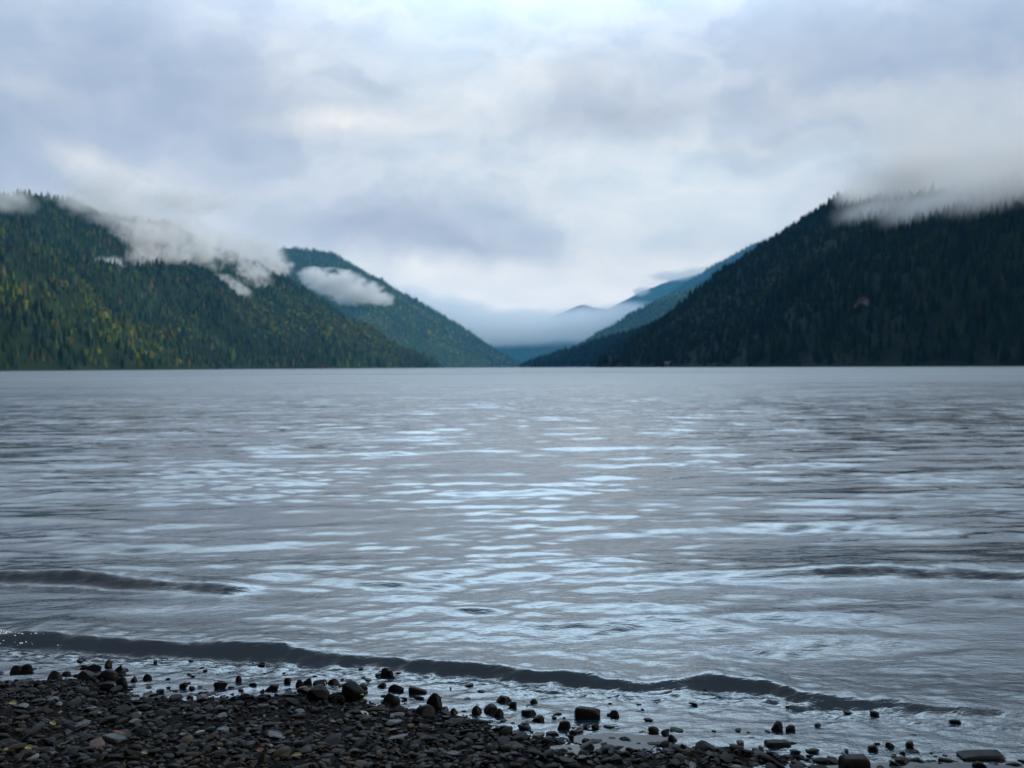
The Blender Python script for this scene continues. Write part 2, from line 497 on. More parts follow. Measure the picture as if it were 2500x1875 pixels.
# ------------------------------------------------------------------ low clouds and fog (volumes of real size lying on the slopes)
def cloud(name, blobs, density, nscale, namp=0.9, soft=2.2, color=(0.995, 0.995, 0.995), label=None, step=0.35, stretch=(1, 1, 1.4), cat='cloud', kind=None, aniso=0.2):
    E = []
    for (px, py, d, wx, hz, dep) in blobs:
        c = at_dist(px, py, d)
        E.append((c, Vector((wx / FPX * d, dep, hz / FPX * d)), -math.atan2(c.x, c.y)))
    lo = Vector([min(e[0][i] - max(e[1].x, e[1].y) if i < 2 else e[0][i] - e[1].z for e in E) for i in range(3)])
    hi = Vector([max(e[0][i] + max(e[1].x, e[1].y) if i < 2 else e[0][i] + e[1].z for e in E) for i in range(3)])
    lo.z = max(lo.z, 4.0)
    cen = (lo + hi) / 2; h = (hi - lo) / 2
    V = [(sx * h.x, sy * h.y, sz * h.z) for sx in (-1, 1) for sy in (-1, 1) for sz in (-1, 1)]
    F = [(0, 1, 3, 2), (4, 6, 7, 5), (0, 4, 5, 1), (2, 3, 7, 6), (0, 2, 6, 4), (1, 5, 7, 3)]
    me = np_mesh(name, V, F, False)
    m, t, out = new_mat(name + '_vapour')
    tco = t.n('ShaderNodeTexCoord').outputs['Object']
    f = None
    for (c, r, a) in E:
        mp = t.mapping(tco, tuple(c - cen), (0, 0, a), tuple(r), 'TEXTURE')
        v = t.math('SUBTRACT', 1.0, t.vmath('LENGTH', mp))
        f = v if f is None else t.math('MAXIMUM', f, v)
    nv = t.vmath('MULTIPLY', tco, stretch)
    nz = t.noise(nv, nscale, 6, 0.62, 1.6).outputs['Fac']
    nn = t.math('MULTIPLY', t.math('SUBTRACT', nz, 0.5), namp * 2)
    g = t.math('ADD', f, nn)
    inside = t.maprange(f, 0.0, 0.12, 0, 1)
    g = t.math('MULTIPLY', t.maprange(g, 0.12, 0.12 + 1.0 / soft, 0, 1, True), inside)
    dn = t.math('MULTIPLY', g, density)
    pv = t.n('ShaderNodeVolumePrincipled')
    pv.inputs['Color'].default_value = color + (1,)
    pv.inputs['Anisotropy'].default_value = aniso
    t.l(dn, pv.inputs['Density'])
    t.l(pv.outputs[0], out.inputs['Volume'])
    o = link(name, me, m, loc=cen, kind=kind, label=label, cat=cat)
    m.cycles.volume_step_rate = step if hasattr(m.cycles, 'volume_step_rate') else 1
    return o

cloud('cloud', [(2165, 528, 1440, 150, 52, 170), (2310, 515, 1180, 200, 66, 180), (2480, 470, 1040, 240, 80, 180), (2100, 480, 1600, 85, 52, 150), (2250, 440, 1380, 210, 80, 180), (2420, 420, 1150, 220, 90, 180), (2700, 400, 920, 340, 130, 250)],
      0.030, 0.008, 0.5, 1.1, label='thick grey cloud draped over the summit of the right mountain')
cloud('cloud', [(2330, 370, 1300, 300, 130, 220), (2700, 340, 1050, 340, 170, 250), (2270, 300, 1400, 280, 130, 200), (2600, 240, 1150, 360, 160, 220)],
      0.0085, 0.006, 1.0, 0.9, label='thin grey cloud rising above the thick cloud on the right summit')
cloud('cloud', [(815, 690, 6500, 85, 38, 220), (870, 715, 6600, 80, 36, 220), (770, 672, 6450, 50, 22, 180), (925, 730, 6800, 45, 24, 150)],
      0.020, 0.0085, 1.5, 1.7, label='small bright white cloud on the far left peak')
cloud('cloud', [(300, 515, 2900, 130, 52, 160), (420, 560, 3150, 140, 56, 160), (545, 600, 3550, 140, 56, 160), (640, 610, 4100, 70, 40, 150), (10, 492, 2600, 80, 34, 120), (180, 490, 2750, 70, 24, 120), (260, 455, 2950, 130, 55, 160), (420, 490, 3200, 170, 50, 170)],
      0.012, 0.0080, 1.1, 1.3, label='long ragged cloud trailing along the crest of the left mountain')
cloud('mist', [(268, 655, 2650, 44, 32, 90), (345, 640, 2850, 46, 50, 100), (410, 630, 2950, 60, 62, 100), (450, 710, 3000, 75, 30, 90), (520, 705, 3100, 85, 40, 90), (600, 695, 3300, 70, 50, 90), (560, 640, 3400, 75, 60, 100), (650, 650, 3800, 70, 46, 100), (360, 580, 2950, 100, 50, 100), (120, 665, 2450, 44, 20, 60), (480, 620, 3200, 80, 60, 100), (440, 712, 2900, 60, 22, 60), (560, 715, 3050, 60, 20, 60), (610, 672, 3350, 60, 40, 80)],
      0.026, 0.022, 2.6, 1.5, label='thin shreds of mist caught in the trees of the left mountain', cat='mist', kind='stuff', stretch=(1, 1, 0.8))
cloud('fog_bank', [(1230, 800, 12400, 420, 62, 1300), (1060, 780, 12400, 240, 78, 1200), (1430, 795, 12400, 240, 60, 1200), (1530, 770, 12000, 130, 44, 700), (960, 740, 12400, 160, 60, 800)],
      0.0027, 0.0017, 0.35, 2.0, aniso=0.6, label='flat pale fog bank filling the valley between the mountains', cat='fog', kind='stuff', stretch=(1, 1, 2.2))
cloud('cloud', [(1640, 674, 15400, 75, 17, 500), (1700, 664, 15400, 60, 16, 500), (1565, 712, 15500, 30, 14, 400)],
      0.0025, 0.0024, 0.7, 2.0, label='thin cap of cloud on the distant blue ridge')

# haze: the lake air
HAZE = 3.8e-5
V = [(sx, sy, sz) for sx in (-19500, 19500) for sy in (-600, 22600) for sz in (-14, 1900)]
F = [(0, 1, 3, 2), (4, 6, 7, 5), (0, 4, 5, 1), (2, 3, 7, 6), (0, 2, 6, 4), (1, 5, 7, 3)]
m_haze, t, out = new_mat('haze')
pv = t.n('ShaderNodeVolumePrincipled')
pv.inputs['Color'].default_value = (0.14, 0.56, 0.98, 1)
pv.inputs['Density'].default_value = HAZE
pv.inputs['Anisotropy'].default_value = 0.0
t.l(pv.outputs[0], out.inputs['Volume'])
link('haze', np_mesh('haze', V, F, False), m_haze, kind='stuff', label='thin blue haze over the lake', cat='haze')


# ------------------------------------------------------------------ shoreline and beach ground
SHORE_PX = [(-900, 1600), (0, 1652), (110, 1655), (250, 1640), (330, 1690), (600, 1692), (700, 1682), (850, 1690), (960, 1712), (1060, 1730), (1150, 1748), (1250, 1772), (1330, 1790),
            (1450, 1800), (1600, 1812), (1800, 1832), (2000, 1845), (2200, 1852), (2500, 1862), (3300, 1890)]
SH = np.array([tuple(at_z(px, py + 2 - 10 * min(max((px - 1250) / 500, 0), 1), 0.02)) for px, py in SHORE_PX])
SH = np.concatenate([[[-9, SH[0, 1] + 0.5, 0]], SH, [[9, SH[-1, 1] - 0.5, 0]]])

def shore_y(x):
    return np.interp(x, SH[:, 0], SH[:, 1])

P_A = at_z(1512, 1815, 0.0); P_B = at_z(2330, 1868, 0.0); P_C = at_z(1395, 1838, 0.0)

def ground_z(x, y, rough=True):
    x = np.asarray(x, float); y = np.asarray(y, float)
    d = shore_y(x) - y                        # + inland
    z = np.where(d > 0, 0.001 + 0.080 * d, 0.001 + 0.12 * d)
    z = np.maximum(z, -0.9 + 0.01 * d)
    z = np.where(d > 4, -0.010 + 0.32 + 0.05 * (d - 4), z)
    # hollows that hold the puddles
    z = z - 0.042 * np.exp(-(((x - P_A.x) / 0.13) ** 2 + ((y - P_A.y) / 0.07) ** 2))
    z = z - 0.035 * np.exp(-(((x - P_C.x) / 0.06) ** 2 + ((y - P_C.y) / 0.045) ** 2))
    z = z - 0.075 * np.exp(-(((x - P_B.x) / 0.55) ** 2 + ((y - P_B.y + 0.12) / 0.13) ** 2))
    if rough:
        z = z + 0.014 * (fbm(x * 4, y * 4, 3, 5) - 0.5) + 0.008 * (fbm(x * 22, y * 22, 2, 6) - 0.5)
    return z

m_gr, t, out = new_mat('wet_gravel')
b = t.n('ShaderNodeBsdfPrincipled')
g = t.n('ShaderNodeNewGeometry')
vor = t.n('ShaderNodeTexVoronoi'); vor.inputs['Scale'].default_value = 55; t.l(g.outputs['Position'], vor.inputs['Vector'])
cr = t.n('ShaderNodeValToRGB'); t.l(vor.outputs['Color'], cr.inputs[0])
cr.color_ramp.elements[0].color = (0.002, 0.002, 0.0022, 1); cr.color_ramp.elements[1].color = (0.009, 0.008, 0.0075, 1)
t.l(cr.outputs[0], b.inputs['Base Color'])
b.inputs['Roughness'].default_value = 0.85
b.inputs['Specular IOR Level'].default_value = 0.04
bp = t.n('ShaderNodeBump'); bp.inputs['Distance'].default_value = 0.012; bp.invert = True
t.l(vor.outputs['Distance'], bp.inputs['Height']); t.l(bp.outputs[0], b.inputs['Normal'])
t.l(b.outputs[0], out.inputs[0])
gx = np.concatenate([np.linspace(-60, -4.2, 20), np.linspace(-4, 4, 420), np.linspace(4.2, 60, 20)])
gy = np.concatenate([np.linspace(-55, -0.2, 30), np.linspace(0, 1.9, 40), np.linspace(1.92, 4.6, 200), np.linspace(4.7, 14, 30)])
X, Y = np.meshgrid(gx, gy, indexing='ij')
link('beach', np_mesh('beach', np.stack([X, Y, ground_z(X, Y)], -1).reshape(-1, 3), grid_faces(len(gx), len(gy))[:, ::-1][:, [0, 3, 2, 1]][:, ::-1]), m_gr, kind='structure')

# ------------------------------------------------------------------ lake water: one sheet, real waves near the shore, finer rings where they are seen close
def crest(pts, A, wf, wb, z=0.0):
    P = np.array([tuple(at_z(px, py, a)) for (px, py), a in zip(pts, A)])
    return P[:, 0], P[:, 1], np.array(A, float), wf, wb

CRESTS = [
 crest([(-700, 1520), (0, 1548), (80, 1537), (250, 1550), (410, 1557), (520, 1562), (650, 1570), (800, 1586), (900, 1592), (1000, 1596), (1200, 1611), (1300, 1626), (1450, 1638), (1560, 1650), (1640, 1650), (1750, 1640), (1850, 1650), (1960, 1680), (2100, 1694), (2250, 1706), (2500, 1724), (3200, 1745)],
       [0.055, 0.048, 0.066, 0.066, 0.062, 0.060, 0.056, 0.048, 0.044, 0.050, 0.052, 0.048, 0.044, 0.036, 0.036, 0.048, 0.044, 0.034, 0.034, 0.030, 0.018, 0.012], 0.050, 0.34),
 crest([(-900, 1370), (0, 1396), (200, 1402), (400, 1420), (560, 1436), (640, 1440), (800, 1450), (1000, 1410), (1200, 1402), (1500, 1408), (1800, 1415), (2000, 1402), (2250, 1400), (2500, 1410), (3300, 1400)],
       [0.01, 0.010, 0.010, 0.010, 0.010, 0.010, 0.006, 0.008, 0.012, 0.014, 0.012, 0.010, 0.008, 0.008, 0.008], 0.20, 0.42),
 crest([(-900, 1372), (0, 1398), (200, 1404), (400, 1422), (560, 1438), (660, 1444), (800, 1450)],
       [0.07, 0.064, 0.062, 0.056, 0.040, 0.006, 0.0], 0.075, 0.26),
 crest([(1500, 1400), (1850, 1408), (1980, 1398), (2200, 1394), (2500, 1402), (3300, 1395)],
       [0.0, 0.010, 0.030, 0.046, 0.046, 0.04], 0.10, 0.30),
 crest([(-900, 1260), (0, 1270), (600, 1285), (900, 1282), (1200, 1270), (1400, 1268), (1560, 1270), (1800, 1272), (2100, 1270), (2500, 1285), (3300, 1290)],
       [0.02, 0.016, 0.012, 0.012, 0.024, 0.020, 0.026, 0.022, 0.020, 0.030, 0.03], 0.24, 0.55),
 crest([(300, 1500), (900, 1540), (1050, 1545), (1250, 1556), (1400, 1562), (1500, 1548), (1800, 1560), (2200, 1580), (2600, 1590)],
       [0.0, 0.006, 0.014, 0.015, 0.005, 0.009, 0.008, 0.008, 0.01], 0.20, 0.30),
 crest([(-900, 1160), (0, 1165), (700, 1160), (1200, 1150), (1700, 1165), (2100, 1160), (2600, 1150), (3600, 1150)],
       [0.03, 0.026, 0.016, 0.012, 0.018, 0.024, 0.03, 0.03], 0.26, 0.7),
]

def water_z(x, y, dr):
    z = np.zeros_like(x)
    r2 = np.random.default_rng(5)
    gust = fbm(x / 2.6 + 3, y / 1.6, 3, 91)
    gust = 0.45 + 1.1 * sstep(0.3, 0.72, gust)
    off = y - shore_y(x)
    calm = sstep(-0.1, 1.6, off)              # deep-water chop fades in away from the beach
    wx = x + 0.14 * (fbm(x / 1.1, y / 1.1, 2, 33) - 0.5); wy = y + 0.14 * (fbm(x / 1.3, y / 1.3, 2, 34) - 0.5)
    #      count  lam range      slope rms  spread(deg) mask
    shal = 1 - sstep(0.6, 2.2, off)
    bands = [(9, (2.2, 5.0), 0.024, 8, calm), (14, (0.8, 1.8), 0.035, 10, calm), (26, (0.30, 0.8), 0.088, 12, calm * (0.5 + 0.5 * gust)),
             (34, (0.13, 0.30), 0.055, 18, gust * (0.35 + 0.65 * calm)), (30, (0.06, 0.13), 0.045, 40, gust * (0.12 + 0.88 * shal))]
    for n, (l0, l1), sl, spr, mask in bands:
        acc = np.zeros_like(x)
        for i in range(n):
            lam = l0 * (l1 / l0) ** r2.random()
            th = math.radians(-90 + 5 + r2.normal() * spr)
            k = 2 * math.pi / lam
            a = sl * math.sqrt(2.0 / n) / k
            phs = r2.random() * 6.283
            s = np.sin(k * (math.cos(th) * wx + math.sin(th) * wy) + phs)
            filt = 1 - sstep(0.22, 0.5, dr / lam)
            acc += a * filt * (s + (0.25 if l0 < 0.5 else 0.0) * (2 * s * s - 1))       # slightly peaked crests
        z += acc * mask
    # swash chop of the shallows
    sh = np.exp(-((off - 0.25) / 0.45) ** 2)
    z += sh * 0.010 * (fbm(x * 9, y * 16, 4, 55) - 0.5)
    for cx, cy_, A, wf, wb in CRESTS:
        yc = np.interp(x, cx, cy_) + 0.034 * (fbm(x * 3.5, y * 1.6 + wf * 90, 6, 60, 0.55) - 0.5) * (wf / 0.055) ** 0.5
        a = np.interp(x, cx, A) * (0.74 + 0.52 * fbm(x * 4, y * 3 + 3.1 + wf * 50, 4, 61, 0.5))
        s = y - yc
        s2 = s / np.where(s > 0, wb, wf * (1 + 0.5 * (fbm(x * 6, y * 3, 2, 62) - 0.5)))
        z += a * np.where(s > 0, np.exp(-s2 ** 2), np.exp(-np.abs(s2) ** 2.6))
    w1 = CRESTS[0]; s1 = np.interp(x, w1[0], w1[1]) - y       # broken backwash just in front of the wave
    z += 0.012 * np.exp(-((s1 - 0.13) / 0.09) ** 2) * (fbm(x * 14, y * 30, 4, 64) - 0.5) * 2
    fade = sstep(-0.15, 0.05, off)
    return z * fade + 0.0

OY = 0.6
rr = [1.5]
while rr[-1] < 21800:
    r = rr[-1]
    if r < 2.0: q = 0.02
    elif r < 12: q = 0.0026
    elif r < 70: q = 0.0038
    elif r < 120: q = 0.012
    else: q = 0.04
    rr.append(r * (1 + q))
rr = np.array(rr); drr = np.gradient(rr)
th = np.radians(np.concatenate([np.linspace(-88, -48, 60)[:-1], np.linspace(-48, 48, 1050), np.linspace(48, 88, 60)[1:]]))
Rg, Tg = np.meshgrid(rr, th, indexing='ij')
X = Rg * np.sin(Tg); Y = OY + Rg * np.cos(Tg) * np.where(Rg * 0 == 0, 1, 1)
DR = np.repeat(drr[:, None], len(th), 1)
DR = np.maximum(DR, Rg * np.gradient(th)[None, :] * 0.8)
near = Rg < 140
Z = np.zeros_like(X)
Z[near] = water_z(X[near], Y[near], DR[near])
V = np.stack([X, Y, Z], -1).reshape(-1, 3)
F = grid_faces(len(rr), len(th))
inl = (shore_y(V[:, 0]) - V[:, 1]) > 0.45
F = F[~inl[F].all(axis=1)]
F = F[(np.abs(V[:, 0])[F] < 19000).all(axis=1)]
m_w, t, out = new_mat('lake_water')
b = t.n('ShaderNodeBsdfPrincipled')
b.inputs['Base Color'].default_value = (0.006, 0.017, 0.030, 1)
b.inputs['IOR'].default_value = 1.68
g = t.n('ShaderNodeNewGeometry')
pos = g.outputs['Position']
sp = t.n('ShaderNodeSeparateXYZ'); t.l(pos, sp.inputs[0])
yy = sp.outputs[1]
# wind roughened open water, smoother near the beach
ro = t.maprange(t.math('LOGARITHM', t.math('MAXIMUM', yy, 1.0), 10.0), 1.2, 2.25, 0.03, 0.48)
lanes = t.noise(t.vmath('MULTIPLY', pos, (0.35, 1.0, 1.0)), 0.035, 4, 0.6)
ro = t.math('MULTIPLY', ro, t.maprange(lanes.outputs['Fac'], 0.3, 0.7, 0.62, 1.25))
t.l(ro, b.inputs['Roughness'])
n1 = t.noise(t.vmath('MULTIPLY', pos, (0.35, 1.0, 1.0)), 24.0, 3, 0.6, 0.4)       # hand-sized ripples
n2 = t.noise(t.vmath('MULTIPLY', pos, (0.55, 1.0, 1.0)), 2.6, 3, 0.55, 0.3)        # metre chop, carries on where the mesh is coarse
n3 = t.noise(t.vmath('MULTIPLY', pos, (0.5, 1.0, 1.0)), 0.5, 3, 0.55)
n4 = t.noise(pos, 90.0, 2, 0.6)
far2 = t.maprange(yy, 8, 30, 0.0, 1.0)
far3 = t.maprange(yy, 30, 160, 0.0, 1.0)
nearw = t.maprange(yy, 3.2, 5.0, 1.0, 0.0)
h = t.math('MULTIPLY', t.math('MULTIPLY', n1.outputs['Fac'], t.maprange(yy, 4.0, 7.0, 1.0, 0.5)), 0.0055)
h = t.math('MULTIPLY_ADD', t.math('MULTIPLY', n2.outputs['Fac'], far2), 0.085, h)
h = t.math('MULTIPLY_ADD', t.math('MULTIPLY', n3.outputs['Fac'], far3), 0.40, h)
h = t.math('MULTIPLY_ADD', t.math('MULTIPLY', n4.outputs['Fac'], nearw), 0.0024, h)
bp = t.n('ShaderNodeBump'); bp.inputs['Distance'].default_value = 1.0; bp.inputs['Strength'].default_value = 1.0
t.l(h, bp.inputs['Height']); t.l(bp.outputs[0], b.inputs['Normal'])
t.l(b.outputs[0], out.inputs[0])
link('water', np_mesh('water', V, F[:, ::-1]), m_w, kind='structure')
print('water verts', len(V))

# puddles left behind the waterline
m_pd, t, out = new_mat('puddle_water')
b = t.n('ShaderNodeBsdfPrincipled'); b.inputs['Base Color'].default_value = (0.01, 0.012, 0.013, 1)
b.inputs['Roughness'].default_value = 0.03; b.inputs['IOR'].default_value = 1.4
g = t.n('ShaderNodeNewGeometry'); nz = t.noise(g.outputs['Position'], 18, 2)
bp = t.n('ShaderNodeBump'); bp.inputs['Distance'].default_value = 0.001
t.l(nz.outputs['Fac'], bp.inputs['Height']); t.l(bp.outputs[0], b.inputs['Normal']); t.l(b.outputs[0], out.inputs[0])
def puddle(c, rx, ry, z):
    a = np.linspace(0, 2 * np.pi, 48, endpoint=False)
    rad = 1 + 0.15 * np.sin(3 * a + c.x) + 0.08 * np.sin(5 * a)
    V = [(0, 0, 0)] + [(rx * q * math.cos(u), ry * q * math.sin(u), 0) for u, q in zip(a, rad)]
    F = [(0, 1 + i, 1 + (i + 1) % 48) for i in range(48)]
    link('puddle', np_mesh('puddle', V, F), m_pd, loc=(c.x, c.y, z), kind='structure')
puddle(P_A, 0.15, 0.085, 0.004); puddle(P_C, 0.075, 0.055, 0.006); puddle(Vector((P_B.x, P_B.y - 0.12, 0)), 0.62, 0.13, 0.003)

# ------------------------------------------------------------------ stones
def ico(sub):
    p = (1 + 5 ** 0.5) / 2
    V = [(-1, p, 0), (1, p, 0), (-1, -p, 0), (1, -p, 0), (0, -1, p), (0, 1, p), (0, -1, -p), (0, 1, -p), (p, 0, -1), (p, 0, 1), (-p, 0, -1), (-p, 0, 1)]
    F = [(0, 11, 5), (0, 5, 1), (0, 1, 7), (0, 7, 10), (0, 10, 11), (1, 5, 9), (5, 11, 4), (11, 10, 2), (10, 7, 6), (7, 1, 8), (3, 9, 4), (3, 4, 2), (3, 2, 6), (3, 6, 8), (3, 8, 9), (4, 9, 5), (2, 4, 11), (6, 2, 10), (8, 6, 7), (9, 8, 1)]
    V = [Vector(v).normalized() for v in V]
    for _ in range(sub):
        mid = {}; nf = []
        def m(a, b):
            k = (min(a, b), max(a, b))
            if k not in mid:
                mid[k] = len(V); V.append(((V[a] + V[b]) / 2).normalized())
            return mid[k]
        for a, b, c in F:
            ab, bc, ca = m(a, b), m(b, c), m(c, a)
            nf += [(a, ab, ca), (b, bc, ab), (c, ca, bc), (ab, bc, ca)]
        F = nf
    return np.array([tuple(v) for v in V]), np.array(F)

ICO = {k: ico(k) for k in (1, 2, 3, 4)}

def stone_shape(sub, seed, planes=5, bump=0.10, keep=0.72):
    """unit stone: a lumpy ball worn flat on a few sides"""
    r = np.random.default_rng(seed)
    V, F = ICO[sub]
    V = V.copy()
    f = r.normal(size=(6, 3)) * 1.3; ph = r.random(6) * 6.28
    d = sum(np.sin(V @ f[i] + ph[i]) for i in range(6)) / 6
    V = V * (1 + bump * 2.2 * d)[:, None]
    for i in range(planes):
        n = r.normal(size=3); n /= np.linalg.norm(n)
        lim = keep + 0.2 * r.random()
        k = V @ n
        ov = np.maximum(k - lim, 0)
        V = V - (ov * 0.88)[:, None] * n
    f2 = r.normal(size=(5, 3)) * 6
    d2 = sum(np.sin(V @ f2[i] + i) for i in range(5)) / 5
    V = V * (1 + 0.018 * d2)[:, None]
    if seed in (21, 26, 54, 55, 74):        # block shaped stones: squared off
        V = np.sign(V) * np.abs(V) ** 0.42 * (1 + 0.04 * d)[:, None]
    V -= (V.max(0) + V.min(0)) / 2
    return V / np.abs(V).max(0), F

def mat_stone(name, base, base2, rough, spec=0.5):
    m, t, out = new_mat(name)
    b = t.n('ShaderNodeBsdfPrincipled')
    g = t.n('ShaderNodeNewGeometry')
    oi = t.n('ShaderNodeObjectInfo')
    tc_ = t.n('ShaderNodeTexCoord')
    nz = t.noise(tc_.outputs['Object'], 30, 5, 0.65)
    f = t.maprange(nz.outputs['Fac'], 0.3, 0.7, 0, 1)
    c = t.mix(f, base, base2)
    v = t.maprange(oi.outputs['Random'], 0, 1, 0.4, 1.15)
    c2 = t.vmath('SCALE', c); t.l(v, c2.node.inputs[3])
    t.l(c2, b.inputs['Base Color'])
    sp_ = t.noise(tc_.outputs['Object'], 180, 3, 0.6)
    rr_ = t.maprange(sp_.outputs['Fac'], 0.3, 0.7, rough * 0.75, min(1, rough * 1.3))
    t.l(rr_, b.inputs['Roughness'])
    b.inputs['Specular IOR Level'].default_value = spec
    bp = t.n('ShaderNodeBump'); bp.inputs['Distance'].default_value = 0.0015; bp.inputs['Strength'].default_value = 0.7
    t.l(sp_.outputs['Fac'], bp.inputs['Height']); t.l(bp.outputs[0], b.inputs['Normal'])
    t.l(b.outputs[0], out.inputs[0])
    return m

S_wet = mat_stone('wet_dark_stone', (0.0022, 0.0022, 0.0025), (0.005, 0.005, 0.006), 0.5, 0.08)
S_wetblue = mat_stone('wet_blue_grey_stone', (0.006, 0.007, 0.011), (0.014, 0.016, 0.024), 0.22, 0.4)
S_grey = mat_stone('damp_grey_stone', (0.006, 0.006, 0.0065), (0.018, 0.0175, 0.017), 0.55, 0.10)
S_tan = mat_stone('tan_brown_stone', (0.016, 0.013, 0.009), (0.048, 0.040, 0.029), 0.6, 0.08)
S_red = mat_stone('reddish_stone', (0.030, 0.014, 0.010), (0.055, 0.026, 0.018), 0.5, 0.3)
S_pale = mat_stone('pale_stone', (0.07, 0.075, 0.08), (0.13, 0.135, 0.14), 0.32, 0.5)

